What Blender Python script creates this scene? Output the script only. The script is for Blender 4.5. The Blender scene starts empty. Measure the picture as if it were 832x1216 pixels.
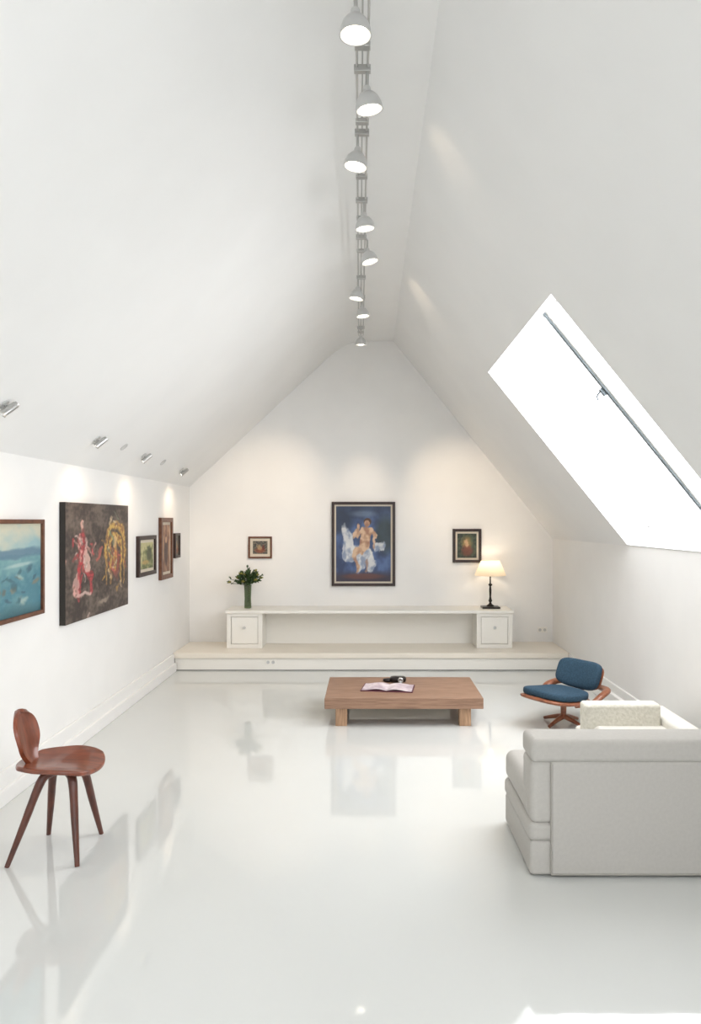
import bpy, bmesh, math, random
from mathutils import Vector, Matrix, noise
random.seed(4)
scene=bpy.context.scene
COL=scene.collection
F=850.0
# ---------------------------------------------------------------- helpers
def lin(c):
    out=[]
    for v in c[:3]:
        v=max(0,min(255,v))/255.0
        out.append(v/12.92 if v<=0.04045 else ((v+0.055)/1.055)**2.4)
    return (out[0],out[1],out[2],1.0)
def mat(name,rgb,rough=0.5,metal=0.0,noise_amt=0.0,nscale=8.0,bump=0.0,bscale=60.0,coat=0.0,spec=0.5,stretch=None,rgb2=None):
    m=bpy.data.materials.new(name); m.use_nodes=True
    nt=m.node_tree; b=nt.nodes['Principled BSDF']
    b.inputs['Base Color'].default_value=lin(rgb)
    b.inputs['Roughness'].default_value=rough
    b.inputs['Metallic'].default_value=metal
    b.inputs['Coat Weight'].default_value=coat
    b.inputs['Specular IOR Level'].default_value=spec
    tc=nt.nodes.new('ShaderNodeTexCoord')
    mp=nt.nodes.new('ShaderNodeMapping')
    nt.links.new(tc.outputs['Object'],mp.inputs['Vector'])
    if stretch: mp.inputs['Scale'].default_value=stretch
    if rgb2 is None and noise_amt>0:
        rgb2=tuple(v*(1-noise_amt) for v in rgb)
    if rgb2 is not None:
        n=nt.nodes.new('ShaderNodeTexNoise'); n.inputs['Scale'].default_value=nscale; n.inputs['Detail'].default_value=5
        nt.links.new(mp.outputs[0],n.inputs['Vector'])
        r=nt.nodes.new('ShaderNodeValToRGB')
        r.color_ramp.elements[0].position=0.35; r.color_ramp.elements[1].position=0.65
        r.color_ramp.elements[0].color=lin(rgb2); r.color_ramp.elements[1].color=lin(rgb)
        nt.links.new(n.outputs['Fac'],r.inputs['Fac']); nt.links.new(r.outputs[0],b.inputs['Base Color'])
    if bump>0:
        n2=nt.nodes.new('ShaderNodeTexNoise'); n2.inputs['Scale'].default_value=bscale; n2.inputs['Detail'].default_value=3
        nt.links.new(mp.outputs[0],n2.inputs['Vector'])
        bp=nt.nodes.new('ShaderNodeBump'); bp.inputs['Strength'].default_value=bump; bp.inputs['Distance'].default_value=0.01
        nt.links.new(n2.outputs['Fac'],bp.inputs['Height']); nt.links.new(bp.outputs[0],b.inputs['Normal'])
    return m
def group(name,loc=(0,0,0)):
    e=bpy.data.objects.new(name,None); COL.objects.link(e); e.location=loc; e.empty_display_size=0.1
    return e
def add(name,verts,faces,material,parent=None,smooth=False,mats=None,midx=None):
    me=bpy.data.meshes.new(name); me.from_pydata([tuple(v) for v in verts],[],faces); me.update()
    if mats:
        for m in mats: me.materials.append(m)
        for p,i in zip(me.polygons,midx): p.material_index=i
    else: me.materials.append(material)
    o=bpy.data.objects.new(name,me); COL.objects.link(o)
    if smooth:
        for p in me.polygons: p.use_smooth=True
    if parent:
        o.parent=parent; o.matrix_parent_inverse=Matrix.Translation(parent.location).inverted()
    return o
def fixn(o):
    bm=bmesh.new(); bm.from_mesh(o.data); bmesh.ops.recalc_face_normals(bm,faces=bm.faces); bm.to_mesh(o.data); bm.free()
def bevel(o,w,seg=3):
    md=o.modifiers.new('bevel','BEVEL'); md.width=w; md.segments=seg; md.limit_method='ANGLE'
    for p in o.data.polygons: p.use_smooth=True
    wn=o.modifiers.new('wn','WEIGHTED_NORMAL'); wn.keep_sharp=True
def box(name,x0,x1,y0,y1,z0,z1,material,parent=None,bev=0.0,seg=3,M=None):
    v=[Vector((x,y,z)) for z in (z0,z1) for y in (y0,y1) for x in (x0,x1)]
    if M is not None: v=[M@a for a in v]
    f=[(0,2,3,1),(4,5,7,6),(0,1,5,4),(2,6,7,3),(0,4,6,2),(1,3,7,5)]
    o=add(name,v,f,material,parent)
    if bev>0: bevel(o,bev,seg)
    return o
def frame_of(d):
    d=d.normalized(); a=Vector((0,0,1)) if abs(d.z)<0.9 else Vector((1,0,0))
    u=d.cross(a).normalized(); w=d.cross(u).normalized(); return u,w
def tube(name,pts,rads,material,parent=None,n=14,flat=None):
    pts=[Vector(p) for p in pts]
    if not hasattr(rads,'__len__'): rads=[rads]*len(pts)
    verts=[];faces=[]
    pu=None
    for i,p in enumerate(pts):
        d=(pts[min(i+1,len(pts)-1)]-pts[max(i-1,0)])
        d.normalize()
        if pu is None: u,w=frame_of(d)
        else:
            u=(pu-d*pu.dot(d)).normalized(); w=d.cross(u).normalized()
        pu=u
        for k in range(n):
            a=2*math.pi*k/n
            r=rads[i]; ry=r*(flat if flat else 1)
            verts.append(p+u*math.cos(a)*r+w*math.sin(a)*ry)
    for i in range(len(pts)-1):
        for k in range(n):
            a=i*n+k;b=i*n+(k+1)%n
            faces.append((a,b,b+n,a+n))
    faces.append(tuple(range(n-1,-1,-1))); faces.append(tuple(range((len(pts)-1)*n,len(pts)*n)))
    o=add(name,verts,faces,material,parent,smooth=True); fixn(o)
    o.modifiers.new('es','EDGE_SPLIT').split_angle=math.radians(50)
    return o
def lathe(name,prof,material,parent=None,M=Matrix(),n=32):
    verts=[];faces=[]
    for r,z in prof:
        for k in range(n):
            a=2*math.pi*k/n; verts.append(M@Vector((r*math.cos(a),r*math.sin(a),z)))
    for i in range(len(prof)-1):
        for k in range(n):
            a=i*n+k;b=i*n+(k+1)%n; faces.append((a,b,b+n,a+n))
    o=add(name,verts,faces,material,parent,smooth=True); fixn(o)
    o.modifiers.new('es','EDGE_SPLIT').split_angle=math.radians(45)
    return o
def sgnpow(v,e): return math.copysign(abs(v)**e,v)
def pad(name,size,material,parent=None,M=Matrix(),e1=0.35,e2=0.35,warp=None,nu=40,nv=24):
    """superellipsoid cushion"""
    verts=[];faces=[]
    for j in range(nv+1):
        ph=-math.pi/2+math.pi*j/nv
        for i in range(nu):
            th=2*math.pi*i/nu
            c=sgnpow(math.cos(ph),e1)
            p=Vector((size[0]/2*c*sgnpow(math.cos(th),e2),size[1]/2*c*sgnpow(math.sin(th),e2),size[2]/2*sgnpow(math.sin(ph),e1)))
            if warp: p=warp(p)
            verts.append(M@p)
    for j in range(nv):
        for i in range(nu):
            a=j*nu+i;b=j*nu+(i+1)%nu; faces.append((a,b,b+nu,a+nu))
    o=add(name,verts,faces,material,parent,smooth=True)
    bm=bmesh.new(); bm.from_mesh(o.data); bmesh.ops.remove_doubles(bm,verts=bm.verts,dist=1e-5)
    bmesh.ops.recalc_face_normals(bm,faces=bm.faces); bm.to_mesh(o.data); bm.free()
    return o
def spline(cp,n=24):
    cp=[Vector(c) for c in cp]; P=[cp[0]*2-cp[1]]+cp+[cp[-1]*2-cp[-2]]; out=[]
    for s in range(len(cp)-1):
        p0,p1,p2,p3=P[s:s+4]
        for k in range(n):
            t=k/n
            out.append(0.5*((2*p1)+(-p0+p2)*t+(2*p0-5*p1+4*p2-p3)*t*t+(-p0+3*p1-3*p2+p3)*t**3))
    out.append(cp[-1]); return out
def emis(name,rgb,s):
    m=bpy.data.materials.new(name); m.use_nodes=True; b=m.node_tree.nodes['Principled BSDF']
    b.inputs['Base Color'].default_value=lin(rgb); b.inputs['Emission Color'].default_value=lin(rgb); b.inputs['Emission Strength'].default_value=s
    return m
# ---------------------------------------------------------------- materials
M_wall=mat('wall_paint',(241,240,237),0.55,noise_amt=0.01,nscale=3,bump=0.02,bscale=40,spec=0.3)
M_ceil=mat('ceiling_paint',(237,237,235),0.6,noise_amt=0.01,nscale=2,bump=0.02,bscale=30,spec=0.25)
M_trim=mat('trim_paint',(240,239,236),0.35)
M_cream=mat('platform_paint',(240,232,218),0.35)
M_white=mat('cabinet_paint',(243,240,232),0.35)
M_dark=mat('dark_joint_gap_shade',(40,36,32),0.7)  # near-black for joint and canvas backing; also paints the corner gap's shade
# floor
M_floor=bpy.data.materials.new('epoxy_floor'); M_floor.use_nodes=True
nt=M_floor.node_tree; b=nt.nodes['Principled BSDF']
tc=nt.nodes.new('ShaderNodeTexCoord')
n=nt.nodes.new('ShaderNodeTexNoise'); n.inputs['Scale'].default_value=0.9; n.inputs['Detail'].default_value=3
r=nt.nodes.new('ShaderNodeValToRGB'); r.color_ramp.elements[0].color=lin((210,212,209)); r.color_ramp.elements[1].color=lin((218,220,217))
nt.links.new(tc.outputs['Object'],n.inputs['Vector']); nt.links.new(n.outputs['Fac'],r.inputs['Fac']); nt.links.new(r.outputs[0],b.inputs['Base Color'])
b.inputs['Roughness'].default_value=0.045; b.inputs['IOR'].default_value=2.0
n2=nt.nodes.new('ShaderNodeTexNoise'); n2.inputs['Scale'].default_value=2.6; n2.inputs['Detail'].default_value=2
bp=nt.nodes.new('ShaderNodeBump'); bp.inputs['Strength'].default_value=0.035; bp.inputs['Distance'].default_value=0.02
nt.links.new(tc.outputs['Object'],n2.inputs['Vector']); nt.links.new(n2.outputs['Fac'],bp.inputs['Height']); nt.links.new(bp.outputs[0],b.inputs['Normal'])
M_walnut=mat('walnut',(136,70,43),0.3,nscale=3,stretch=(3,12,3),rgb2=(104,52,33),coat=0.3)
M_walnutD=mat('walnut_leg',(96,48,31),0.35,nscale=4,stretch=(8,8,2),rgb2=(72,36,25),coat=0.2)
M_table=mat('table_wood',(160,126,103),0.5,nscale=5,stretch=(1.2,14,14),rgb2=(134,103,82),bump=0.06,bscale=20)
M_tleg=mat('table_leg_wood',(192,156,124),0.5,nscale=5,stretch=(14,14,1.5),rgb2=(164,128,98))
M_fabric=mat('sofa_fabric',(189,186,180),0.9,noise_amt=0.02,nscale=60,bump=0.08,bscale=400,spec=0.1)
M_fabricW=mat('armchair_fabric',(226,223,214),0.9,noise_amt=0.02,nscale=60,bump=0.08,bscale=400,spec=0.1)
M_pipe=mat('sofa_piping',(168,164,156),0.9)
M_blue=mat('blue_upholstery',(58,82,100),0.8,noise_amt=0.15,nscale=80,bump=0.2,bscale=300,spec=0.15)
M_teak=mat('teak',(158,98,66),0.35,nscale=7,stretch=(8,2,8),rgb2=(124,72,48),coat=0.2)
M_metal=mat('brushed_metal',(190,190,188),0.3,metal=0.9)
M_grey=mat('grey_aluminium',(130,140,146),0.4,metal=0.5)
M_lampw=mat('lamp_enamel',(200,200,198),0.3)
M_bulb=emis('bulb_glow',(255,246,228),5)
M_black=mat('dark_bronze',(34,26,22),0.35,metal=0.3)
M_frameD=mat('dark_wood_frame',(52,32,26),0.4,nscale=20,rgb2=(36,22,18))
M_frameB=mat('brown_wood_frame',(112,70,46),0.4,nscale=20,rgb2=(88,52,34))
M_mat=mat('picture_mount',(214,204,186),0.8)
M_leaf=mat('leaf_green',(56,84,38),0.5,nscale=20,rgb2=(34,56,24))
M_leaf2=mat('flower_green',(170,164,84),0.6,nscale=20,rgb2=(130,126,56))
M_rough=mat('boucle_fabric',(226,222,210),0.95,nscale=45,rgb2=(210,206,192),bump=0.3,bscale=60,spec=0.1)
# ---------------------------------------------------------------- room
XL,XR=-2.28,2.334
D=9.1; Y0=-3.0
ZL,ZR=2.175,1.52
XF=0.31; ZF=4.03
prof=[(XL,ZL)]
P0=Vector((-0.56,0,ZL+(-0.56-XL)*0.935)); P1=Vector((-0.298,0,ZF)); P2=Vector((-0.08,0,ZF))
for i in range(11):
    t=i/10; q=P0*(1-t)**2+P1*2*t*(1-t)+P2*t*t; prof.append((q.x,q.z))
prof.append((XF,ZF))
slope=(ZF-ZR)/(XR-XF)
V=[];Fc=[]
for (x,z) in prof: V+= [(x,Y0,z),(x,D,z)]
for i in range(len(prof)-1): Fc.append((2*i,2*i+1,2*i+3,2*i+2))
smooth_ids=list(range(1,len(prof)-1))
def zr(x): return ZR+(XR-x)*slope
SX=[XF,1.072,2.325,XR]
SY=[Y0,-1.1,1.1,4.22,6.45,D]
holes={(1,1),(1,3)}
base=len(V)
for x in SX:
    for y in SY: V.append((x,y,zr(x)))
ny=len(SY)
for i in range(3):
    for j in range(ny-1):
        if (i,j) in holes: continue
        a=base+i*ny+j; Fc.append((a,a+1,a+ny+1,a+ny))
L=math.hypot(1,slope); nx,nz=slope/L,1/L   # outward normal
off=0.25
def reveal(i,j):
    x0,x1=SX[i],SX[i+1]; y0,y1=SY[j],SY[j+1]
    ring=[(x0,y0),(x0,y1),(x1,y1),(x1,y0)]
    s=len(V)
    for (x,y) in ring: V.append((x,y,zr(x)))
    for (x,y) in ring: V.append((x+nx*off,y,zr(x)+nz*off))
    for k in range(4):
        a=s+k;c=s+(k+1)%4; Fc.append((a,c,c+4,a+4))
for h in holes: reveal(*h)
ceil=add('ceiling',V,Fc,M_ceil)
for i in smooth_ids: ceil.data.polygons[i].use_smooth=True
add('floor',[(XL-0.02,Y0,0),(XR+0.02,Y0,0),(XR+0.02,D+0.02,0),(XL-0.02,D+0.02,0)],[(0,1,2,3)],M_floor)
add('wall_left',[(XL,Y0,0),(XL,D,0),(XL,D,ZL),(XL,Y0,ZL)],[(0,1,2,3)],M_wall)
add('wall_right',[(XR,Y0,0),(XR,D,0),(XR,D,ZR),(XR,Y0,ZR)],[(0,1,2,3)],M_wall)
full=[(XL,0)]+prof+[(XR,ZR),(XR,0)]
add('wall_back',[(x,D,z) for x,z in full],[tuple(range(len(full)))],M_wall)
hx0,hx1,hz0,hz1=-0.9,0.9,0.8,2.3
bm=bmesh.new()
def q(*pts): bm.faces.new([bm.verts.new((x,Y0,z)) for x,z in pts])
zl=lambda x: ZL+(x-XL)*0.935
q((XL,0),(hx0,0),(hx0,zl(hx0)),(XL,ZL))
q((hx1,0),(XR,0),(XR,ZR),(hx1,zr(hx1)))
q((hx0,0),(hx1,0),(hx1,hz0),(hx0,hz0))
top=[(hx0,hz1),(hx1,hz1),(hx1,zr(hx1))]+[p for p in reversed(prof) if p[0]>hx0]+[(hx0,zl(hx0))]
q(*top)
me=bpy.data.meshes.new('wall_rear'); bm.to_mesh(me); bm.free(); me.materials.append(M_wall)
COL.objects.link(bpy.data.objects.new('wall_rear',me))
w3=group('window_3',(0,Y0,1.6))  # rear window out of view, added to let daylight in behind the camera
for nm,a in (('frame_l',(hx0,hx0+.06,hz0,hz1)),('frame_r',(hx1-.06,hx1,hz0,hz1)),('mullion',(-.03,.03,hz0,hz1)),('frame_b',(hx0,hx1,hz0,hz0+.06)),('frame_t',(hx0,hx1,hz1-.06,hz1))):
    box(nm,a[0],a[1],Y0-.05,Y0+.03,a[2],a[3],M_trim,w3)
M_glass=bpy.data.materials.new('window_glass'); M_glass.use_nodes=True
nt=M_glass.node_tree; nt.nodes.clear()
o_=nt.nodes.new('ShaderNodeOutputMaterial'); mx=nt.nodes.new('ShaderNodeMixShader'); tr=nt.nodes.new('ShaderNodeBsdfTransparent'); gl=nt.nodes.new('ShaderNodeBsdfGlossy')
gl.inputs['Roughness'].default_value=0.02; mx.inputs[0].default_value=0.04
nt.links.new(tr.outputs[0],mx.inputs[1]); nt.links.new(gl.outputs[0],mx.inputs[2]); nt.links.new(mx.outputs[0],o_.inputs[0])
def slope_pt(x,y,o): return Vector((x+nx*o,y,zr(x)+nz*o))
def slope_box(name,xa,xb,ya,yb,o0,o1,material,parent):
    v=[slope_pt(x,y,o) for o in (o0,o1) for y in (ya,yb) for x in (xa,xb)]
    f=[(0,2,3,1),(4,5,7,6),(0,1,5,4),(2,6,7,3),(0,4,6,2),(1,3,7,5)]
    return add(name,v,f,material,parent)
def portal(name,loc,dirv,sx,sy):
    l=bpy.data.lights.new(name,'AREA'); l.shape='RECTANGLE'; l.size=sx; l.size_y=sy
    l.cycles.is_portal=True
    o=bpy.data.objects.new(name,l); COL.objects.link(o); o.location=loc; o.rotation_euler=Vector(dirv).to_track_quat('-Z','Y').to_euler()
for idx,(ya,yb,ym) in enumerate(((4.22,6.45,5.07),(-1.1,1.1,0.0))):  # second skylight is out of view, added for daylight near the camera
    xa,xb=SX[1],SX[2]
    g=group('window_%d'%(idx+1),slope_pt((xa+xb)/2,(ya+yb)/2,off))
    t=0.015
    slope_box('frame_top',xa,xa+t*0.7,ya,yb,off,off+.03,M_trim,g)
    slope_box('frame_bottom',xb-t*0.7,xb,ya,yb,off,off+.03,M_trim,g)
    slope_box('frame_near',xa,xb,ya,ya+t,off,off+.03,M_trim,g)
    slope_box('frame_far',xa,xb,yb-t,yb,off,off+.03,M_trim,g)
    slope_box('mullion',xa,xb,ym-.035,ym+.03,off-.03,off+.02,M_trim,g)
    slope_box('sash_rail',xa,xb,ym+.03,ym+.05,off-.035,off+.02,M_grey,g)
    slope_box('sash_rail_inner',xa,xb,ym-.006,ym+.012,off-.04,off-.03,M_grey,g)
    slope_box('latch_plate',xa+.42,xa+.46,ym+.03,ym+.07,off-.055,off-.03,M_grey,g)
    tube('latch_handle',[slope_pt(xa+.43,ym+.06,off-.05),slope_pt(xa+.44,ym+.11,off-.075),slope_pt(xa+.46,ym+.13,off-.08)],0.007,M_grey,g)
    slope_box('glass',xa+.016,xb-.016,ya+.02,yb-.02,off+.022,off+.028,M_glass,g)
    c=slope_pt((xa+xb)/2,(ya+yb)/2,off+.04)
    portal('skylight_portal',c,(-nx,0,-nz),yb-ya,(xb-xa)*L)
portal('added_window_portal',(0,Y0-.06,1.55),(0,1,0),1.8,1.5)  # daylight portal for the added rear window
# platform
pf=group('raised_platform',(0,8.7,0))
PZ=0.208
box('riser',XL+.002,XR-.002,8.335,D-.002,0.0,PZ-.06,M_white,pf)
box('top_board',XL+.002,XR-.002,8.31,D-.002,PZ-.06,PZ,M_cream,pf,0.006)
box('riser_joint',XL+.03,XR-.03,8.331,8.336,0.004,0.010,M_dark,pf)
box('corner_gap_shade',XL+.004,XL+.02,8.30,8.345,0.0,PZ-.01,M_dark,pf)  # dark strip painted in as the shade of the corner gap
bb=group('baseboard_left',(XL,3,0))
box('board',XL+.001,XL+.025,Y0+.01,8.30,0,0.2,M_trim,bb,0.004)
box('plinth',XL+.001,XL+.05,Y0+.01,8.30,0,0.10,M_trim,bb,0.006)
bb=group('baseboard_right',(XR,3,0))
box('board',XR-.025,XR-.001,Y0+.01,8.30,0,0.2,M_trim,bb,0.004)
box('duct',XR-.06,XR-.001,Y0+.01,8.30,0,0.12,M_trim,bb,0.006)
# ---------------------------------------------------------------- built-in bench
bn=group('built_in_bench',(0,8.85,PZ))
TZ=0.665
box('bench_top',-1.73,1.74,8.60,D-.003,TZ-.035,TZ,M_white,bn,0.005)
for nm,x0,x1 in (('cabinet_l',-1.712,-1.285),('cabinet_r',1.297,1.725)):
    box(nm,x0,x1,8.64,D-.004,PZ+.001,TZ-.036,M_white,bn,0.004)
    box(nm+'_stile_a',x0,x0+.05,8.62,8.645,PZ+.002,TZ-.036,M_white,bn,0.002)
    box(nm+'_stile_b',x1-.05,x1,8.62,8.645,PZ+.002,TZ-.036,M_white,bn,0.002)
    box(nm+'_rail_a',x0+.05,x1-.05,8.62,8.645,PZ+.002,PZ+.05,M_white,bn,0.002)
    box(nm+'_rail_b',x0+.05,x1-.05,8.62,8.645,TZ-.075,TZ-.036,M_white,bn,0.002)
    xc=(x0+x1)/2
    box(nm+'_door',x0+.056,x1-.056,8.624,8.64,PZ+.056,TZ-.081,M_white,bn,0.003)
    lathe(nm+'_knob',[(0,0),(.010,0),(.008,.015),(.016,.022),(.018,.030),(.012,.036),(0,.038)],M_lampw,bn,Matrix.Translation((xc,8.624,0.46))@Matrix.Rotation(math.radians(90),4,'X'),20)
box('back_panel',-1.285,1.297,8.98,D-.004,PZ+.001,TZ-.036,M_white,bn)
def outlet(x,y,z):
    g=group('wall_outlet',(x,y,z))
    box('plate',x-.06,x+.06,y-.008,y-.0005,z-.035,z+.035,M_white,g,0.003)
    for dx in (-.03,.03):
        lathe('socket',[(0.019,0.0),(.019,.003),(.015,.003),(.014,.0005),(0,.0005)],M_lampw,g,Matrix.Translation((x+dx,y-.008,z))@Matrix.Rotation(math.radians(90),4,'X'),18)
outlet(-1.145,8.335,0.10); outlet(2.20,D,0.36)
# ---------------------------------------------------------------- pictures
def vcmat(name,rough=0.5):
    m=bpy.data.materials.new(name); m.use_nodes=True; nt=m.node_tree; b=nt.nodes['Principled BSDF']
    a=nt.nodes.new('ShaderNodeVertexColor'); a.layer_name='paint'
    nt.links.new(a.outputs['Color'],b.inputs['Base Color']); b.inputs['Roughness'].default_value=rough
    n=nt.nodes.new('ShaderNodeTexNoise'); n.inputs['Scale'].default_value=90
    bp=nt.nodes.new('ShaderNodeBump'); bp.inputs['Strength'].default_value=0.15; bp.inputs['Distance'].default_value=0.005
    nt.links.new(n.outputs['Fac'],bp.inputs['Height']); nt.links.new(bp.outputs[0],b.inputs['Normal'])
    return m
M_paint=vcmat('painted_canvas',0.5)
def picture(name,wall,a0,a1,z0,z1,fn,frame_mat=None,fw=0.03,depth=0.03,mount=0.0,res=90):
    if wall=='left':
        T=lambda u,v,n:Vector((XL+.001+n,u,v)); g=group(name,(XL,(a0+a1)/2,(z0+z1)/2))
    else:
        T=lambda u,v,n:Vector((u,D-.001-n,v)); g=group(name,((a0+a1)/2,D,(z0+z1)/2))
    def bx(nm,u0,u1,v0,v1,n0,n1,m):
        v=[T(u,w,n) for n in (n0,n1) for w in (v0,v1) for u in (u0,u1)]
        o=add(nm,v,[(0,2,3,1),(4,5,7,6),(0,1,5,4),(2,6,7,3),(0,4,6,2),(1,3,7,5)],m,g); fixn(o); return o
    if frame_mat:
        bevel(bx('frame_l',a0,a0+fw,z0,z1,0,depth,frame_mat),.003,2); bevel(bx('frame_r',a1-fw,a1,z0,z1,0,depth,frame_mat),.003,2)
        bevel(bx('frame_b',a0+fw,a1-fw,z0,z0+fw,0,depth,frame_mat),.003,2); bevel(bx('frame_t',a0+fw,a1-fw,z1-fw,z1,0,depth,frame_mat),.003,2)
        i=fw; cn=depth*0.5
        if mount>0: bx('mount',a0+fw,a1-fw,z0+fw,z1-fw,0,cn-.002,M_mat); i=fw+mount
    else:
        i=0; cn=depth
    if mount<=0: bx('backing',a0+i,a1-i,z0+i,z1-i,0,cn-.002,M_frameD if frame_mat else M_dark)
    u0,u1,v0,v1=a0+i,a1-i,z0+i,z1-i
    asp=(u1-u0)/(v1-v0)
    nu=max(20,int(res*min(1.6,max(asp,0.4)))); nv=max(20,int(nu/asp))
    verts=[];cols=[];faces=[]
    for j in range(nv+1):
        for k in range(nu+1):
            u,v=k/nu,j/nv
            verts.append(T(u0+(u1-u0)*u,v0+(v1-v0)*v,cn)); cols.append(lin(fn(u,v)))
    for j in range(nv):
        for k in range(nu):
            a=j*(nu+1)+k; faces.append((a,a+1,a+nu+2,a+nu+1))
    o=add('canvas',verts,faces,M_paint,g)
    ca=o.data.color_attributes.new('paint','FLOAT_COLOR','POINT')
    for k,c in enumerate(cols): ca.data[k].color=c
    return g
def mixc(a,b,t): t=max(0,min(1,t)); return tuple(x+(y-x)*t for x,y in zip(a,b))
def fb(u,v,s,seed=0): return noise.fractal(Vector((u*s,v*s,seed*7.3)),1.0,2.0,4)
def ell(u,v,cx,cy,rx,ry,rot=0,soft=0.15):
    du,dv=u-cx,v-cy; c,s=math.cos(rot),math.sin(rot)
    d=math.hypot((du*c+dv*s)/rx,(-du*s+dv*c)/ry)
    return max(0,min(1,(1-d)/soft+0.5))
def cap(u,v,x0,y0,x1,y1,r,soft=0.012):
    dx,dy=x1-x0,y1-y0; t=((u-x0)*dx+(v-y0)*dy)/(dx*dx+dy*dy); t=max(0,min(1,t))
    d=math.hypot(u-x0-dx*t,v-y0-dy*t); return max(0,min(1,(r-d)/soft+0.5))
def p_center(u,v):
    n=fb(u,v,6,1); c=mixc((52,66,100),(84,108,152),0.5+n*0.9)
    c=mixc(c,(40,50,68),(v-0.80)*3.5)
    c=mixc(c,(50,62,62),ell(u,v,.9,.62,.18,.24,0,.6)*.8)
    c=mixc(c,(42,52,68),ell(u,v,.1,.8,.2,.16,0,.6)*.7)
    c=mixc(c,(120,138,156),ell(u,v,.5,.9,.22,.04,0,.8)*.5)
    c=mixc(c,(58,52,66),(0.16-v)*10)
    c=mixc(c,(112,70,60),ell(u,v,.5,.07,.36,.04,0,.6)*.7)
    uu=u+0.05*fb(u,v,7,12); vv=v+0.05*fb(u,v,7,13)
    w=(216,217,216); wn=mixc(w,(140,152,174),0.45+fb(u,v,12,2)*1.5)
    for e in ((.24,.56,.09,.20,.45),(.18,.42,.08,.16,.15),(.30,.36,.12,.12,-.4),(.50,.37,.19,.09,-.2),(.60,.28,.10,.17,.25),(.44,.24,.07,.14,-.2),(.78,.46,.10,.06,.7)):
        c=mixc(c,wn,ell(uu,vv,*e)*.92)
    sk=mixc((210,180,150),(158,118,96),0.45+fb(u,v,10,3)*1.3)
    c=mixc(c,sk,cap(uu,vv,.50,.48,.56,.64,.09)); c=mixc(c,sk,cap(uu,vv,.47,.67,.36,.60,.034)); c=mixc(c,sk,cap(uu,vv,.36,.60,.40,.74,.027)); c=mixc(c,sk,cap(uu,vv,.63,.66,.75,.60,.034)); c=mixc(c,sk,cap(uu,vv,.75,.60,.70,.47,.027))
    c=mixc(c,sk,cap(uu,vv,.5,.44,.34,.36,.05)); c=mixc(c,sk,cap(uu,vv,.34,.36,.40,.15,.032)); c=mixc(c,sk,cap(uu,vv,.56,.28,.55,.13,.028)*.7)
    c=mixc(c,(78,54,42),ell(u,v,.575,.795,.07,.05)); c=mixc(c,sk,ell(u,v,.565,.77,.05,.045))
    return c
def p_sea(u,v):
    n=fb(u,v,5,4); m=fb(u,v,22,14)
    if v>0.66+.02*m: c=mixc((146,178,182),(198,196,176),(v-0.66)*2.8+n*.7)
    else: c=mixc((74,124,138),(120,160,162),v*1.1+n*.6+m*.3)
    c=mixc(c,(84,116,136),ell(u,v+.03*n,.6,.68,.5,.05,0,.5)*.8)
    rs=random.Random(5)
    for k in range(26):
        x=rs.uniform(.35,.95); y=rs.uniform(.12,.5); c2=rs.choice([(54,88,98),(150,116,88),(180,192,180),(50,76,92),(112,94,78)])
        c=mixc(c,c2,ell(u+.02*m,v+.02*n,x,y,rs.uniform(.008,.03),rs.uniform(.02,.06),rs.uniform(-1.2,1.2),.8)*.6)
    c=mixc(c,(186,202,196),ell(u,v,.75,.55,.16,.02,.1,.8)*.6)
    c=mixc(c,(56,96,104),(0.14-v)*6+n*.4)
    return c
RS=random.Random(11); STR=[]
for k in range(60):
    cx,cy=RS.choice([(.22,.5),(.26,.42),(.76,.5),(.76,.45),(.72,.55)]); x=RS.gauss(cx,.07); y=RS.gauss(cy,.15)
    a=RS.uniform(-1,1)+1.57; l=RS.uniform(.03,.12)
    col=RS.choice([(196,72,74),(178,50,58),(214,160,150),(214,160,150),(200,180,172)] if cx<.4 else [(206,160,70),(206,160,70),(186,98,66),(120,140,110),(206,186,150),(190,96,84)])
    STR.append((x-l*math.cos(a)/2,y-l*math.sin(a)/2,x+l*math.cos(a)/2,y+l*math.sin(a)/2,RS.uniform(.007,.018),col))
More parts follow.
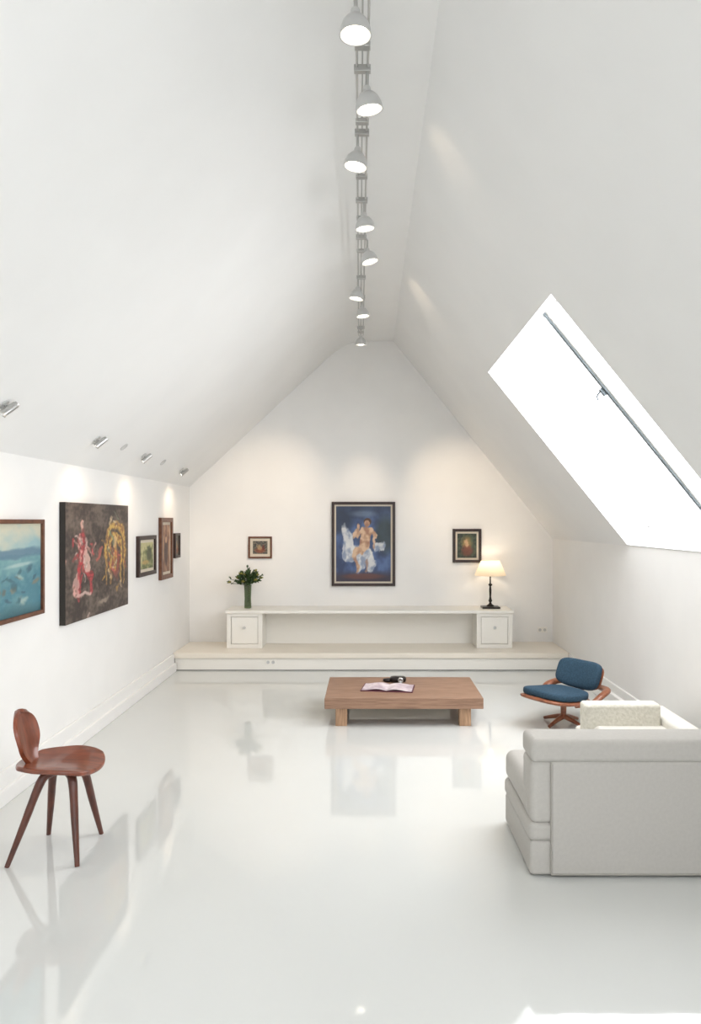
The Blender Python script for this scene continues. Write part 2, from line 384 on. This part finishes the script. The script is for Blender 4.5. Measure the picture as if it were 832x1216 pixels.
def p_dark(u,v):
    n=fb(u,v,7,5); m=fb(u,v,30,6)
    c=mixc((54,44,40),(102,89,80),0.42+n*.7+m*.7)
    uu=u+.03*fb(u,v,9,20); vv=v+.04*fb(u,v,9,21)
    ye=mixc((216,178,88),(146,100,56),.42+m*1.6)
    for rx in (.20,.13):
        r1=ell(uu,vv,.76,.56,rx,rx*1.45,0,.1)-ell(uu,vv,.76,.48,rx-.035,rx*1.45+.01,0,.1)
        c=mixc(c,ye,max(0,r1)*.85*(1 if v>.42 else max(0,(v-.3)/.12)))
    for x_ in (.60,.68,.85,.92):
        c=mixc(c,ye,cap(uu,vv,x_,.55,x_,.26,.014)*.7)
    c=mixc(c,(158,70,58),ell(uu,vv,.76,.45,.07,.16,0,.4)*.75)
    c=mixc(c,(204,170,120),ell(uu,vv,.76,.66,.03,.045,0,.4)*.9)
    red=mixc((182,62,66),(120,44,48),.5+m*1.5)
    c=mixc(c,red,ell(uu,vv,.22,.60,.06,.15,-.1,.3)*.85); c=mixc(c,(206,160,146),ell(uu,vv,.23,.80,.028,.045,0,.4)*.9)
    c=mixc(c,red,cap(uu,vv,.26,.44,.36,.36,.026)*.85); c=mixc(c,red,cap(uu,vv,.36,.36,.36,.2,.02)*.85); c=mixc(c,red,cap(uu,vv,.18,.44,.17,.18,.026)*.85)
    c=mixc(c,(210,172,160),ell(uu,vv,.29,.50,.04,.11,.3)*.85); c=mixc(c,(200,160,150),ell(uu,vv,.14,.32,.04,.1)*.75); c=mixc(c,(206,176,166),cap(uu,vv,.12,.22,.34,.2,.018)*.8)
    for s in STR:
        d=cap(uu,vv,*s[:5])
        if d>0: c=mixc(c,mixc(s[5],(90,70,60),.25+m*.8),d*.85)
    c=mixc(c,(176,162,144),ell(uu,vv,.55,.12,.09,.03,.3,.6)*.6)
    return c
def p_land(u,v):
    n=fb(u,v,5,8); c=mixc((96,104,64),(190,184,136),v*1.0+n*.9)
    c=mixc(c,(60,66,46),ell(u,v+.1*n,.7,.55,.2,.25,0,.6)*.8); c=mixc(c,(196,158,96),ell(u,v,.4,.25,.25,.08,0,.6)*.7); return c
def p_warm(u,v):
    n=fb(u,v,5,9); c=mixc((120,84,66),(176,140,112),.5+n)
    c=mixc(c,(60,42,40),ell(u,v,.5,.45,.25,.3,0,.4)*.8); c=mixc(c,(190,150,120),ell(u,v,.5,.68,.12,.07)); return c
def p_small(u,v):
    n=fb(u,v,9,10); c=mixc((58,60,60),(124,116,98),.5+n)
    c=mixc(c,(140,74,50),ell(u+.1*n,v,.5,.28,.34,.2,0,.6)*.8); c=mixc(c,(176,146,104),ell(u+.1*n,v,.45,.5,.14,.22,.3,.6)*.8); c=mixc(c,(96,40,34),ell(u,v,.72,.5,.08,.2,0,.5)*.7); return c
def p_icon(u,v):
    n=fb(u,v,9,11); c=mixc((40,50,44),(70,82,64),.5+n)
    c=mixc(c,(160,130,76),ell(u+.1*n,v,.5,.62,.26,.26,0,.7)*.7); c=mixc(c,(116,60,48),ell(u+.1*n,v,.5,.3,.28,.22,0,.6)*.8); c=mixc(c,(190,156,120),ell(u+.08*n,v,.48,.60,.09,.16,.2,.5)*.9); return c
picture('framed_portrait_painting','back',-0.474,0.332,0.918,1.986,p_center,M_frameD,0.035,0.04,0.022,120)
picture('small_framed_painting','back',-1.531,-1.231,1.268,1.546,p_small,M_frameB,0.022,0.03,0.035,60)
picture('framed_icon_painting','back',1.06,1.424,1.215,1.643,p_icon,M_frameD,0.035,0.035,0.025,70)
picture('framed_seascape_painting','left',3.75,4.96,1.108,1.757,p_sea,M_frameB,0.028,0.035,0,120)
picture('abstract_canvas_painting','left',5.27,6.64,0.975,1.886,p_dark,None,0,0.045,0,170)
picture('framed_landscape_painting','left',7.0,7.57,1.19,1.595,p_land,M_frameD,0.04,0.035,0.03,70)
picture('framed_figure_painting','left',7.75,8.21,1.1,1.78,p_warm,M_frameB,0.05,0.035,0.03,70)
picture('framed_miniature_painting','left',8.33,8.55,1.31,1.6,p_small,M_frameD,0.03,0.03,0,40)
# ---------------------------------------------------------------- coffee table
ct=group('coffee_table',(0.295,6.45,0))
box('slab_top',-0.377,0.968,6.05,6.87,0.155,0.248,M_table,ct,0.006)
for i,(x,y) in enumerate(((-0.285,6.09),(0.77,6.09),(-0.285,6.74),(0.77,6.74))):
    box('leg_%d'%(i+1),x,x+.098,y,y+.09,0,0.155,M_tleg,ct,0.004)
for i,x in enumerate((-0.265,0.79)):
    box('rail_%d'%(i+1),x,x+.058,6.18,6.74,0.09,0.155,M_table,ct,0.003)
bk=group('open_magazine',(0.16,6.40,0.249))
Mp=mat('magazine_paper',(226,214,214),0.5,nscale=14,rgb2=(180,160,170)); Mc=mat('book_cover',(96,50,64),0.5)
Rz=Matrix.Translation((0.17,6.40,0.2485))@Matrix.Rotation(math.radians(-8),4,'Z')
box('cover',-.23,.23,-.14,.14,0,.008,Mc,bk,0.001,1,Rz)
def leafpage(nm,s):
    v=[];f=[]
    for i in range(11):
        t=i/10; z=.009+.016*math.sin(math.pi*min(1,t*1.2))*(1-t*.5)
        for y in (-.132,.132): v.append(Rz@Vector((s*t*.22,y,z)))
    for i in range(10): f.append((2*i,2*i+1,2*i+3,2*i+2))
    add(nm,v,f,Mp,bk,smooth=True)
leafpage('page_left',-1); leafpage('page_right',1)
cam_=group('folding_camera',(0.24,6.64,0.249))
Rr=Matrix.Translation((0.27,6.66,0.249))
pad('body',(.15,.10,.05),M_black,cam_,Rr@Matrix.Translation((0,0,.025)),.5,.5)
lathe('lens',[(0,0),(.025,0),(.025,.03),(.02,.034),(0,.03)],M_metal,cam_,Rr@Matrix.Translation((.02,-.045,.026))@Matrix.Rotation(math.radians(90),4,'X'),20)
pad('strap_lump',(.08,.07,.03),M_black,cam_,Rr@Matrix.Translation((-.10,.0,.015)),.7,.9)
# ---------------------------------------------------------------- wooden side chair
ch=group('wooden_side_chair',(-1.63,3.8,0))
def shell(name,fn,nu,nv,th,material,parent,sub=1):
    v=[];f=[]
    for j in range(nv+1):
        for i in range(nu+1): v.append(fn(i/nu,j/nv))
    for j in range(nv):
        for i in range(nu):
            a=j*(nu+1)+i; f.append((a,a+1,a+nu+2,a+nu+1))
    o=add(name,v,f,material,parent,smooth=True)
    s=o.modifiers.new('sol','SOLIDIFY'); s.thickness=th; s.offset=0
    bv=o.modifiers.new('bev','BEVEL'); bv.width=th*.42; bv.segments=3; bv.limit_method='ANGLE'; bv.angle_limit=math.radians(50)
    return o
SCX,SCY=-1.635,3.80
def seatf(s,t):
    a=s*2-1;b_=t*2-1
    x=a*math.sqrt(1-b_*b_/2*.85); y=b_*math.sqrt(1-a*a/2*.85)
    wid=0.205+0.02*x
    X=SCX+x*0.215; Y=SCY+y*wid
    Z=0.455+0.03*y*y*(1 if x<.2 else 1-.4*(x-.2))-0.018*max(0,x-.55)*2+0.02*max(0,-x-.3)
    return Vector((X,Y,Z))
shell('seat',seatf,20,20,0.024,M_walnut,ch)
cpb=spline([(-1.735,0,.450),(-1.785,0,.466),(-1.815,0,.52),(-1.832,0,.61),(-1.870,0,.738)],8)
def backf(s,t):
    k=t*(len(cpb)-1); i=int(min(k,len(cpb)-2)); p=cpb[i].lerp(cpb[i+1],k-i)
    tc_=.78
    if t<tc_:
        g_=max(0,min(1,(t-.22)/(tc_-.22))); g_=g_*g_*(3-2*g_)
        w=.045+.067*g_+.05*max(0,.22-t)/.22
    else:
        g_=(t-tc_)/(1-tc_); w=max(.112*math.sqrt(max(0,1-g_**2.5)),.012)
    y=(s*2-1)
    return Vector((p.x+0.025*y*y*min(1,t*1.5),SCY+y*w,p.z))
shell('backrest',backf,12,48,0.020,M_walnut,ch)
legs=[((-1.826,3.61),(-1.70,3.74)),((-1.475,3.62),(-1.545,3.73)),((-1.785,3.99),(-1.70,3.86)),((-1.495,4.0),(-1.545,3.87))]
for i,(bt,tp) in enumerate(legs):
    B=Vector((bt[0],bt[1],0)); Tt=Vector((tp[0],tp[1],0.42)); C=Vector((-1.62,3.8,.425))
    tube('leg_%d'%(i+1),spline([C,C.lerp(Tt,.65),Tt.lerp(B,.08),B.lerp(Tt,.45),B],6),[.02,.02,.02,.021,.021,.021,.022,.022,.022,.023,.023,.023,.023,.022,.021,.020,.020,.019,.018,.017,.016,.015,.014,.013,.012],M_walnutD,ch,16)
# ---------------------------------------------------------------- sofa
sf=group('sofa',(1.52,3.85,0))
SX0,SX1=0.79,2.24
YB,YFt=3.5,4.16
for sd,x0,x1 in (('left',SX0,SX0+.17),('right',SX1-.17,SX1)):
    box('base_arm_'+sd,x0,x1,YB+.01,YFt,0.008,0.178,M_fabric,sf,0.018)
    box('mid_band_'+sd,x0-.006,x1+.006,YB+.006,YFt+.006,0.172,0.268,M_fabric,sf,0.03,4)
    box('arm_pad_'+sd,x0-.003,x1+.003,YB+.06,YFt+.004,0.262,0.43,M_fabric,sf,0.05,5)
box('back_corner_left',SX0+.002,SX0+.12,YB+.004,YB+.2,0.262,0.572,M_fabric,sf,0.03,4)
box('back_panel',SX0+.095,SX1-.005,YB,YB+.2,0.008,0.572,M_fabric,sf,0.02,4)
box('back_cushion_band',SX0+.002,SX1-.003,YB-.006,YB+.215,0.562,0.675,M_fabric,sf,0.03,5)
box('seat_base',SX0+.165,SX1-.165,YB+.19,YFt-.01,0.008,0.25,M_fabric,sf,0.02)
box('seat_cushion_1',SX0+.17,(SX0+SX1)/2-.002,YB+.2,YFt+.01,0.245,0.37,M_fabric,sf,0.04,5)
box('seat_cushion_2',(SX0+SX1)/2+.002,SX1-.17,YB+.2,YFt+.01,0.245,0.37,M_fabric,sf,0.04,5)
for i,(x,y) in enumerate(((SX0+.1,YB+.1),(SX1-.1,YB+.1),(SX0+.1,YFt-.1),(SX1-.1,YFt-.1))):
    tube('foot_%d'%(i+1),[(x,y,0),(x,y,.02)],.025,M_black,sf,12)
tube('piping_back',[(SX0+.1,YB-.001,0.03),(SX0+.1,YB-.001,.565)],.0035,M_pipe,sf,8)
tube('piping_hem',[(SX0+.1,YB,0.018),(SX1-.02,YB,.018)],.004,M_pipe,sf,8)
# ---------------------------------------------------------------- boucle armchair beyond the sofa
ac=group('armchair',(1.9,5.0,0))
box('base',1.52,2.2,4.72,5.30,0.03,0.24,M_fabricW,ac,0.03,4)
box('seat_cushion',1.56,2.10,4.76,5.28,0.235,0.32,M_fabricW,ac,0.04,4)
box('arm_wall_side',2.04,2.19,4.70,5.32,0.03,0.38,M_fabricW,ac,0.03,4)
box('boucle_back_cushion',1.50,2.035,4.98,5.11,0.20,0.47,M_rough,ac,0.025,4)
for i,(x,y) in enumerate(((1.58,4.78),(2.14,4.78),(1.58,5.24),(2.14,5.24))):
    tube('foot_%d'%(i+1),[(x,y,0),(x,y,.04)],.02,M_black,ac,12)
# ---------------------------------------------------------------- blue lounge chair
lc=group('blue_lounge_chair',(1.67,6.15,0))
LX,LY=1.67,6.15
def seatwarp(p):
    p=p.copy(); p.z+=0.25*p.x*p.x; return p
Ms=Matrix.Translation((1.57,LY,.275))@Matrix.Rotation(math.radians(5),4,'Y')
pad('seat_cushion',(.49,.46,.085),M_blue,lc,Ms,.5,.62,seatwarp)
pad('seat_shell',(.54,.49,.045),M_teak,lc,Ms@Matrix.Translation((-.005,0,-.045)),.6,.65,seatwarp)
Mb=Matrix.Translation((1.90,LY,.40))@Matrix.Rotation(math.radians(-66),4,'Y')
def backwarp2(p):
    p=p.copy(); p.z+=0.9*p.y*p.y; return p
pad('back_cushion',(.25,.45,.09),M_blue,lc,Mb,.5,.5,backwarp2)
pad('back_shell',(.22,.44,.03),M_teak,lc,Mb@Matrix.Translation((0,0,-.05)),.6,.5,backwarp2)
for i,s in enumerate((-1,1)):
    pts=spline([(1.58,LY+s*.20,.205),(1.70,LY+s*.265,.225),(1.80,LY+s*.285,.275),(1.92,LY+s*.25,.30),(1.99,LY+s*.13,.30),(2.0,LY,.30)],8)
    tube('arm_%d'%(i+1),pts,[.020+.018*math.sin(math.pi*k/(len(pts)-1)) for k in range(len(pts))],M_teak,lc,12,.6)
tube('back_bracket',spline([(1.68,LY,.215),(1.84,LY,.23),(1.95,LY,.30),(1.97,LY,.38)],8),.02,M_teak,lc,12,.6)
tube('stem',[(LX,LY,.05),(LX,LY,.225)],[.022,.028],M_teak,lc,16)
for i in range(4):
    a=math.radians(5+90*i)
    tube('foot_%d'%(i+1),spline([(LX,LY,.07),(LX+.09*math.cos(a),LY+.09*math.sin(a),.05),(LX+.2*math.cos(a),LY+.2*math.sin(a),.014)],6),[.024-.0009*k for k in range(13)],M_teak,lc,12)
lc.rotation_euler=(0,0,math.radians(34))
# ---------------------------------------------------------------- vase
vs=group('flower_vase',(-1.5,8.86,TZ))
Mg=mat('green_glass',(120,140,96),0.05); Mg.node_tree.nodes['Principled BSDF'].inputs['Transmission Weight'].default_value=0.75
VT=Matrix.Translation((-1.5,8.86,TZ+.001))
lathe('vase_body',[(0,0),(.04,0),(.044,.01),(.04,.12),(.046,.27),(.048,.285),(.042,.283),(.034,.12),(.036,.02),(0,.018)],Mg,vs,VT)
LV=[];LF=[];LM=[]
def leaf(base,tip,w,mi):
    d=tip-base; u=d.cross(Vector((random.random()-.5,random.random()-.5,random.random()-.5))).normalized()*w
    s=len(LV); m=base.lerp(tip,.5)+Vector((0,0,.01))
    LV.extend([base,base.lerp(tip,.25)+u*.8,m+u,base.lerp(tip,.8)+u*.5,tip,base.lerp(tip,.8)-u*.5,m-u,base.lerp(tip,.25)-u*.8])
    LF.append((s,s+1,s+2,s+3,s+4,s+5,s+6,s+7)); LM.append(mi)
c0=Vector((-1.5,8.86,TZ+.28))
for k in range(38):
    a=random.random()*6.28; el=random.uniform(.15,1.5); ln=random.uniform(.14,.24)
    d=Vector((math.cos(a)*math.cos(el),math.sin(a)*math.cos(el)*.8,math.sin(el)))
    tip=c0+d*ln; tube('stem_%d'%k,[(-1.5+random.uniform(-.015,.015),8.86,TZ+.04),c0,tip],.0028,M_leaf,vs,6)
    for j in range(8):
        b_=c0+d*ln*random.uniform(.3,1.0)
        dd=(d+Vector((random.uniform(-1,1),random.uniform(-1,1),random.uniform(-.6,.8)))).normalized()
        leaf(b_,b_+dd*random.uniform(.04,.07),random.uniform(.009,.016),0)
    if k%2==0:
        for j in range(12):
            dd=(Vector((random.uniform(-1,1),random.uniform(-1,1),random.uniform(-.2,1)))).normalized()
            leaf(tip,tip+dd*.028,.009,1)
add('foliage',LV,LF,None,vs,mats=[M_leaf,M_leaf2],midx=LM)
# ---------------------------------------------------------------- table lamp
tl=group('table_lamp',(1.5,8.86,TZ))
LT=Matrix.Translation((1.5,8.86,TZ+.001))
box('lamp_foot',1.39,1.61,8.77,8.95,TZ+.001,TZ+.022,M_black,tl,0.005)
lathe('lamp_column',[(0,.02),(.05,.02),(.045,.035),(.02,.05),(.013,.07),(.024,.09),(.016,.11),(.011,.14),(.015,.22),(.011,.27),(.024,.285),(.024,.295),(.009,.305),(.009,.42),(0,.42)],M_black,tl,LT)
M_shade=bpy.data.materials.new('lamp_shade_cloth'); M_shade.use_nodes=True
nt=M_shade.node_tree; nt.nodes.clear(); o_=nt.nodes.new('ShaderNodeOutputMaterial'); mx=nt.nodes.new('ShaderNodeMixShader'); a_=nt.nodes.new('ShaderNodeBsdfTranslucent'); c_=nt.nodes.new('ShaderNodeBsdfDiffuse')
a_.inputs[0].default_value=lin((236,222,200)); c_.inputs[0].default_value=lin((226,216,200)); mx.inputs[0].default_value=.4
nt.links.new(a_.outputs[0],mx.inputs[1]); nt.links.new(c_.outputs[0],mx.inputs[2]); nt.links.new(mx.outputs[0],o_.inputs[0])
lathe('lamp_shade',[(.195,.405),(.115,.585)],M_shade,tl,LT,40)
for k in range(3):
    a=k*2.094; tube('shade_spoke_%d'%k,[(1.5,8.86,TZ+.42),(1.5+.16*math.cos(a),8.86+.16*math.sin(a),TZ+.47)],.003,M_black,tl,6)
pad('bulb',(.05,.05,.07),M_bulb,tl,Matrix.Translation((1.5,8.86,TZ+.46)),1,1)
def light(name,kind,loc,energy,color,radius=.03,target=None,angle=60,blend=.6):
    l=bpy.data.lights.new(name,kind); l.energy=energy; l.color=color; l.shadow_soft_size=radius
    o=bpy.data.objects.new(name,l); COL.objects.link(o); o.location=loc
    if kind=='SPOT':
        l.spot_size=math.radians(angle); l.spot_blend=blend
        o.rotation_euler=(Vector(target)-Vector(loc)).to_track_quat('-Z','Y').to_euler()
    return o
WARM=(1.0,.78,.56); NEUT=(1.0,.92,.82)
light('table_lamp_light','POINT',(1.5,8.86,TZ+.53),2.2,(1,.82,.62),.03)
# ---------------------------------------------------------------- track lighting
tk=group('ceiling_track_light',(-0.06,5,3.93))
TZk=3.91
def tx(y): return -0.025-0.065*(y-2.9)/5.0
for s in (-1,1):
    tube('rail_%d'%((s+3)//2),[(tx(1.0)+s*.026,1.0,TZk),(tx(8.35)+s*.026,8.35,TZk)],.006,M_metal,tk,8)
tube('cable',[(tx(1.0),1.0,TZk+.03),(tx(8.35),8.35,TZk+.03)],.004,M_metal,tk,8)
yy=1.4; i=0
while yy<8.4:
    box('connector_%d'%i,tx(yy)-.036,tx(yy)+.036,yy-.02,yy+.02,TZk-.010,TZk+.012,M_metal,tk,.003)
    tube('hanger_%d'%i,[(tx(yy),yy,TZk),(tx(yy),yy,ZF-.001)],.005,M_metal,tk,8)
    yy+=.62; i+=1
lamps=[(2.9,-.03,0,0),(3.42,.022,8,6),(3.98,-.025,-8,0),(4.82,.015,6,4),(5.45,.045,14,0),(6.35,-.03,-10,2),(6.9,.01,6,0),(8.0,-.0,0,8)]
aims=[(-.3,3.2,0),(.6,3.6,0),(-.5,4.2,0),(.4,5.2,0),(.9,5.8,0),(-1.37,D,1.9),(1.25,D,1.9),(-.07,D,1.7)]
en=[6,8,15,40,50,210,210,60]
for k,((y,dx,ry,rx),am,e) in enumerate(zip(lamps,aims,en)):
    x=tx(y)+dx
    top=Vector((x,y,3.80))
    R=Matrix.Translation(top)@Matrix.Rotation(math.radians(-ry),4,'Y')@Matrix.Rotation(math.radians(rx),4,'X')
    lathe('lamp_head_%d'%k,[(0,.022),(.016,.022),(.02,.014),(.02,-.004),(.036,-.012),(.052,-.032),(.062,-.058),(.066,-.086),(.061,-.086),(.056,-.058),(.045,-.032),(.02,-.012),(0,-.012)],M_lampw,tk,R)
    pad('lamp_bulb_%d'%k,(.09,.09,.05),M_bulb,tk,R@Matrix.Translation((0,0,-.068)),1,1,nu=20,nv=12)
    tube('lamp_arm_%d'%k,[(tx(y)+.026*(1 if dx>=0 else -1),y,TZk),(x,y,TZk-.03),(x,y,3.815)],.008,M_metal,tk,8)
    box('lamp_clip_%d'%k,tx(y)-.04,tx(y)+.04,y-.015,y+.015,TZk-.02,TZk+.012,M_metal,tk,.003)
    light('track_spot_%d'%k,'SPOT',R@Vector((0,0,-.105)),e,NEUT if k<5 else WARM,.05 if k<5 else .03,am,80 if k<5 else 36,1.0)
light('added_streak_spot_0','SPOT',(.03,3.98,3.80),1.3,WARM,.02,(.46,4.12,3.84),60,1.0)  # added spot for a warm streak on the right slope; heads have no vent
light('added_streak_spot_1','SPOT',(.06,6.35,3.76),2.8,WARM,.02,(.46,6.62,3.80),60,1.0)  # second added spot, another warm streak farther back
# ---------------------------------------------------------------- wall spots on the left slope
def zl2(x): return ZL+(x-XL)*0.935
for k,(x,y) in enumerate(((-2.04,4.0),(-2.07,5.45),(-2.09,6.64),(-2.12,8.1))):
    g=group('adjustable_spotlight',(x,y,zl2(x)))
    nrm=Vector((.683,0,-.73)); base_=Vector((x,y,zl2(x)))
    Rn=nrm.to_track_quat('Z','Y').to_matrix().to_4x4()
    lathe('mount_plate',[(0,0),(.03,0),(.03,.006),(.01,.01),(0,.01)],M_lampw,g,Matrix.Translation(base_)@Rn,24)
    hc=base_+nrm*.04; tube('arm',[base_,hc],.007,M_metal,g,8)
    d=Vector((-.62,-.35,-.6)).normalized()
    Rh=Matrix.Translation(hc)@d.to_track_quat('Z','Y').to_matrix().to_4x4()
    lathe('head',[(0,-.06),(.015,-.058),(.020,-.048),(.022,.038),(.025,.042),(.025,.047),(.020,.047),(.018,.038),(0,.038)],M_metal,g,Rh,24)
    lathe('lens',[(0,.041),(.018,.041)],M_bulb,g,Rh,20)
    light('wall_spot_%d'%k,'SPOT',hc+d*.065+Vector((.07,0,0)),13,WARM,.06,(XL+.12,y+.35,.9),125,1.0)
for k,(x,y) in enumerate(((-2.07,6.05),(-2.1,7.3))):
    base_=Vector((x,y,zl2(x))); nrm=Vector((.683,0,-.73)); Rn=nrm.to_track_quat('Z','Y').to_matrix().to_4x4()
    lathe('recessed_downlight',[(.04,.0005),(.04,.005),(.028,.007),(.024,.002),(0,.001)],M_lampw,None,Matrix.Translation(base_)@Rn,24)
# ---------------------------------------------------------------- world
w=bpy.data.worlds.new('sky'); scene.world=w; w.use_nodes=True
bg=w.node_tree.nodes['Background']; bg.inputs[0].default_value=(0.955,0.965,1.0,1); bg.inputs[1].default_value=8.0
# ---------------------------------------------------------------- camera
cd=bpy.data.cameras.new('camera'); cam=bpy.data.objects.new('camera',cd); COL.objects.link(cam); scene.camera=cam
cam.location=(0,0,1.75); cam.rotation_euler=(math.radians(90),0,0)
cd.sensor_fit='VERTICAL'; cd.sensor_height=24; cd.sensor_width=24; cd.lens=24*F/1216
cd.shift_x=-22/1216; cd.shift_y=10/1216; cd.clip_start=.05
scene.view_settings.view_transform='Standard'
